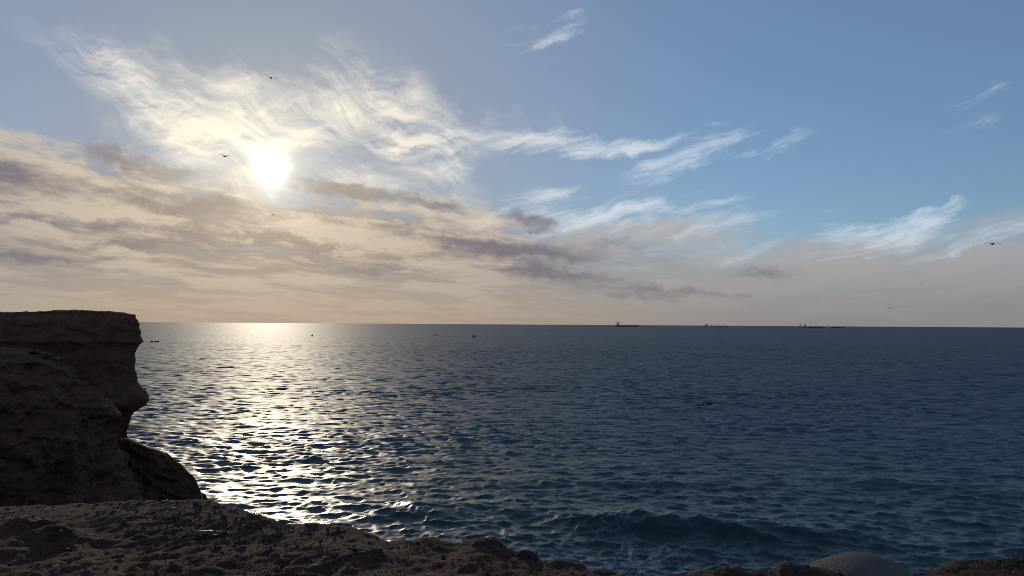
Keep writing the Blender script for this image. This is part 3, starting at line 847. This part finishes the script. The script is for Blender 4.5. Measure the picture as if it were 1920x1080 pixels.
# ------------------------------------------------------------------ rocks at the brink
def rock_mesh(seed, sub=4, flat=0.75, rough=0.22, freq=1.4, smooth_top=False):
    bm = bmesh.new()
    bmesh.ops.create_icosphere(bm, subdivisions=sub, radius=1.0)
    P = np.array([v.co[:] for v in bm.verts])
    s = seed * 13.7
    d = rough * fbm(P[:, 0] * freq + s, P[:, 1] * freq, P[:, 2] * freq + 5.5, octaves=2, seed=seed)
    if not smooth_top:
        d = d + rough * 0.5 * fbm(P[:, 0] * freq * 2.6 + s, P[:, 1] * freq * 2.6, P[:, 2] * freq * 2.6 + 5.5, octaves=4, gain=0.6, seed=seed + 4, ridge=True)
    else:
        d = d + 0.008 * fbm(P[:, 0] * 12 + s, P[:, 1] * 12, P[:, 2] * 12 + 5.5, octaves=3, seed=seed + 4)
    P = P * (1 + d)[:, None]
    P[:, 2] = np.where(P[:, 2] < -0.45, -0.45 + (P[:, 2] + 0.45) * 0.2, P[:, 2]) * flat
    if smooth_top: P[:, 2] = np.where(P[:, 2] > 0, P[:, 2] * np.exp(-1.1 * ((P[:, 0] - 0.12) ** 2 + 0.4 * P[:, 1] ** 2)), P[:, 2])
    for v, p in zip(bm.verts, P): v.co = p
    me = bpy.data.meshes.new('rock'); bm.to_mesh(me); bm.free()
    return me

def put_rock(px0, px1, py_top, depth, label, seed, mat, h=None, deep=None, name='rock', rz=0.0, smooth=False, **kw):
    """a rock whose outline spans px0..px1 and whose top shows at py_top, lying depth metres ahead"""
    a, b, t = ray(px0, py_top), ray(px1, py_top), ray((px0 + px1) / 2, py_top)
    xa, xb = a.x / a.y * depth, b.x / b.y * depth
    ztop = EYE + t.z / t.y * depth
    w = (xb - xa) / 2; x = (xa + xb) / 2
    gz = float(ground_z(x, depth))
    me = rock_mesh(seed, smooth_top=smooth, **kw)
    zs = np.array([v.co.z for v in me.vertices]); hi = zs.max()
    hgt = max(h or 0.0, (ztop - gz) * 1.1, 0.03)
    o = link_mesh(name, me, None, mat, True)
    o.scale = (w, deep or w * 0.8, hgt / hi)
    o.location = (x, depth, ztop - hgt)
    o.rotation_euler = (0, 0, rz)
    return tag(o, label, 'rock')

grey_rock = earth_material('smooth_grey_boulder', (0.085, 0.077, 0.080), (0.125, 0.113, 0.115), (0.17, 0.152, 0.148), 9.0, 0.022, olive=(0.07, 0.052, 0.04), olive_amt=0.55)
put_rock(1440, 1775, 1039, 5.15, 'large smooth grey boulder bulging over the brink at lower right', 31, grey_rock, h=0.34, deep=0.5, name='boulder', smooth=True, rough=0.10, freq=0.9, flat=1.0)
put_rock(1430, 1560, 1060, 4.95, 'crumbly brown shoulder of rock leaning against the left of the smooth boulder', 58, rock_mat, h=0.16, rough=0.5, flat=0.6)
put_rock(868, 962, 1009, 5.55, 'rounded reddish rock on the brink, highest between the gap and the lower ledges', 5, rock_mat, h=0.16)
put_rock(962, 1012, 1030, 5.42, 'small dark lump of rock just right of the rounded reddish rock', 7, rock_mat, h=0.10)
put_rock(1005, 1100, 1046, 5.32, 'low flat rock ledge stepping down to the right of the small dark lump', 8, rock_mat, h=0.12, flat=0.6)
put_rock(1085, 1165, 1066, 5.18, 'lowest rock ledge, where the brink leaves the bottom of the frame', 12, rock_mat, h=0.1, flat=0.6)
put_rock(733, 858, 1013, 5.72, 'broad black shaded rock on the brink near the middle of the foreground', 14, rock_mat, h=0.20, deep=0.24)
put_rock(1325, 1420, 1062, 5.0, 'dark broken rock at the bottom edge left of the grey boulder', 16, rock_mat, h=0.14)
put_rock(556, 612, 981, 5.98, 'low rounded rock on the brink under the sun glitter', 18, rock_mat, h=0.08)
put_rock(1765, 1900, 1051, 5.3, 'ragged brown rock crest in the lower right corner', 21, rock_mat, h=0.16, rough=0.36)
put_rock(60, 108, 972, 6.1, 'dark clod of earth, farther of two clods near the left edge', 23, soil_mat, h=0.07, rough=0.3)
put_rock(78, 135, 983, 5.75, 'dark clod of earth, nearer of two clods near the left edge', 24, soil_mat, h=0.07, rough=0.3)

# ------------------------------------------------------------------ litter
def hit_ground(px, py):
    """where the line of sight through a photo pixel meets the clifftop"""
    d = ray(px, py); t = np.arange(4.0, 8.5, 0.008)
    z = ground_z(d.x * t, d.y * t)
    i = np.argmax(EYE + d.z * t <= z)
    return Vector((d.x * t[i], d.y * t[i], z[i]))
paper = plain('pale_paper', (0.40, 0.36, 0.30), 0.8, 0.12, 30)
def scrap(px, py, w, label, seed, mat=paper, h=0.4):
    """a crumpled scrap lying on the ground under a photo pixel"""
    p = hit_ground(px, py)
    n = 7
    u, v = np.meshgrid(np.linspace(-1, 1, n), np.linspace(-1, 1, n))
    r = np.sqrt(u * u + v * v)
    rim = 0.8 + 0.25 * fbm(u * 1.5 + seed, v * 1.5, octaves=2, seed=seed)
    X, Y = u * w * 0.5 * rim, v * w * 0.42 * rim
    Z = h * w * (0.30 + 0.45 * fbm(u * 1.2 + seed * 3, v * 1.2, octaves=3, seed=seed + 1))
    o = grid_mesh('paper_scrap', np.stack([X, Y, Z], -1), mat, smooth=False)
    md = o.modifiers.new('thickness', 'SOLIDIFY'); md.thickness = 0.0025
    o.location = (p.x, p.y, float(ground_z(p.x, p.y)) + 0.002 + h * w * 0.1)
    o.rotation_euler = (0, 0, seed * 1.7)
    return tag(o, label, 'litter', 'scraps of litter on the clifftop')
scrap(295, 939, 0.058, 'pale crumpled scrap on the brink, left of a close pair', 1, h=0.9)
scrap(309, 941, 0.058, 'pale flat scrap on the brink, right of a close pair', 2, h=0.4)
scrap(326, 953, 0.036, 'pale scrap just behind the pair on the brink, nearer the camera', 3)
scrap(141, 947, 0.030, 'white scrap on the far rim of the clifftop at left', 4)
scrap(126, 1030, 0.030, 'white fleck below the two earth clods at left', 5)
scrap(105, 1064, 0.034, 'white fleck closest to the bottom left corner', 6)
scrap(404, 1005, 0.042, 'small bright cream scrap against the right end of the crushed bottle', 7, h=0.35)
scrap(458, 987, 0.026, 'pale fleck up the slope to the right of the crushed bottle', 8)
scrap(547, 996, 0.034, 'white fleck close behind the low rock under the glitter', 9)
scrap(608, 1046, 0.034, 'white fleck on the bare soil left of the black shaded rock', 10)
scrap(589, 1061, 0.036, 'pale fleck at the bottom of the frame left of the black shaded rock', 11)
scrap(340, 991, 0.020, 'tiny pale fleck left of the crushed bottle', 12)

def bottle():
    m, n, p = material('clear_plastic')
    p.inputs['Base Color'].default_value = (0.15, 0.135, 0.15, 1)
    p.inputs['Roughness'].default_value = 0.38
    p.inputs['Transmission Weight'].default_value = 0.45
    p.inputs['IOR'].default_value = 1.15
    x, y, _z = hit_ground(388, 1003)
    root = empty('plastic_bottle', (x, y, float(ground_z(x, y)) + 0.012), R(8))
    prof = [(-0.075, 0.004), (-0.074, 0.026), (-0.068, 0.030), (-0.05, 0.029), (-0.03, 0.031), (-0.01, 0.028), (0.01, 0.031), (0.03, 0.029), (0.045, 0.024), (0.058, 0.013), (0.062, 0.011), (0.070, 0.011)]
    rings = np.array([[(q, r * math.cos(a), r * 0.62 * math.sin(a)) for a in np.linspace(0, 2 * math.pi, 14, endpoint=False)] for q, r in prof])
    rings[..., 2] *= 1 + 0.35 * fbm(rings[..., 0] * 40, rings[..., 1] * 30, octaves=2, seed=3)
    b = grid_mesh('bottle_body', rings, m, wrap=True); b.parent = root
    bm = bmesh.new(); tube(bm, (0.068, 0, 0), (0.084, 0, 0), 0.0145, 0.014, 12)
    from_bm('bottle_cap', bm, root, paper)
    return tag(root, 'crushed clear plastic bottle lying on the soil at lower left', 'bottle')
bottle()

# ------------------------------------------------------------------ grit, dry grass
def grit():
    rng = np.random.RandomState(5)
    base = bmesh.new(); bmesh.ops.create_icosphere(base, subdivisions=1, radius=1.0)
    V0 = np.array([v.co[:] for v in base.verts]); F0 = np.array([[v.index for v in f.verts] for f in base.faces]); base.free()
    n = 17000
    x = rng.uniform(-5.2, 4.4, n); y = np.interp(x, EX, EY) - 0.02 - rng.uniform(0, 1, n) ** 1.2 * 2.6
    keep = rng.uniform(0, 1, n) < 0.25 + 0.75 * sstep(fbm(x * 1.1, y * 1.1, octaves=3, seed=55), -0.2, 0.4)
    x, y = x[keep], y[keep]; n = len(x)
    r = 0.004 + 0.016 * rng.power(0.35, n) ** 3
    z = ground_z(x, y)
    jit = 1 + 0.45 * rng.uniform(-1, 1, (n, len(V0), 1))
    sq = np.stack([rng.uniform(0.7, 1.5, n), rng.uniform(0.7, 1.3, n), rng.uniform(0.45, 0.9, n)], -1)
    P = V0[None] * jit * sq[:, None, :] * r[:, None, None] + np.stack([x, y, z + r * 0.2], -1)[:, None, :]
    F = (F0[None] + (np.arange(n) * len(V0))[:, None, None]).reshape(-1, 3)
    me = bpy.data.meshes.new('gravel'); me.from_pydata(P.reshape(-1, 3).tolist(), [], F.tolist()); me.update()
    m, nn, p = material('grit_stones')
    rnd = nn.noise(nn.new('ShaderNodeNewGeometry').outputs['Position'], 17.0, 3, 0.6)
    c = nn.mix(nn.sstep(rnd, 0.35, 0.62), (0.022, 0.014, 0.011), (0.085, 0.055, 0.040))
    nn.put(p.inputs['Base Color'], nn.mix(nn.sstep(rnd, 0.66, 0.74), c, (0.24, 0.20, 0.165)))
    p.inputs['Roughness'].default_value = 0.9
    o = link_mesh('gravel', me, None, m)
    o['kind'] = 'stuff'; o['label'] = 'grit and small stones strewn over the trodden clifftop soil'; o['category'] = 'gravel'
grit()

def grass():
    rng = np.random.RandomState(8)
    verts, faces = [], []
    tufts = []
    for px0, px1, cnt, hh in ((430, 545, 14, 0.045), (740, 860, 12, 0.035), (1330, 1430, 6, 0.04), (1760, 1925, 20, 0.04), (0, 390, 12, 0.02)):
        for _ in range(cnt):
            q = ray(rng.uniform(px0, px1), 1000); sl = q.x / q.y
            xx = sl * 6.0; ye = float(np.interp(xx, EX, EY)); xx = sl * ye
            tufts.append((xx, float(np.interp(xx, EX, EY)) - abs(rng.normal(0, 0.10)) - 0.01, hh * rng.uniform(0.5, 1.2), 34))
    for _ in range(150):
        xx = rng.uniform(-5, 4); tufts.append((xx, float(np.interp(xx, EX, EY)) - rng.uniform(0.1, 2.2), rng.uniform(0.012, 0.032), 22))
    for x, y, h, nb in tufts:
        sp = h * 0.9
        bx, by = rng.normal(x, sp, nb), rng.normal(y, sp, nb)
        bz = ground_z(bx, by)
        for i in range(nb):
            a = rng.uniform(0, 6.283); ln = h * rng.uniform(0.5, 1.3); le = ln * rng.uniform(0.2, 0.9); w = 0.0016 + 0.0012 * rng.rand()
            dx, dy = math.cos(a), math.sin(a); k = len(verts)
            for f, ww in ((0, 1), (0.55, 0.8), (1, 0.1)):
                cx, cy, cz = bx[i] + dx * le * f * f, by[i] + dy * le * f * f, bz[i] - 0.004 + ln * f * (1 - 0.25 * f)
                verts += [(cx - dy * w * ww, cy + dx * w * ww, cz), (cx + dy * w * ww, cy - dx * w * ww, cz)]
            faces += [(k, k + 1, k + 3, k + 2), (k + 2, k + 3, k + 5, k + 4)]
    me = bpy.data.meshes.new('dry_grass'); me.from_pydata(verts, [], faces); me.update()
    m, n, p = material('dry_grass_blades')
    r = n.noise(n.new('ShaderNodeNewGeometry').outputs['Position'], 3.0, 3, 0.6)
    n.put(p.inputs['Base Color'], n.mix(n.sstep(r, 0.35, 0.65), (0.055, 0.048, 0.020), (0.13, 0.095, 0.050)))
    p.inputs['Roughness'].default_value = 0.8
    o = link_mesh('dry_grass', me, None, m)
    o['kind'] = 'stuff'; o['label'] = 'dry grass tufts along the brink of the clifftop'; o['category'] = 'grass'
grass()
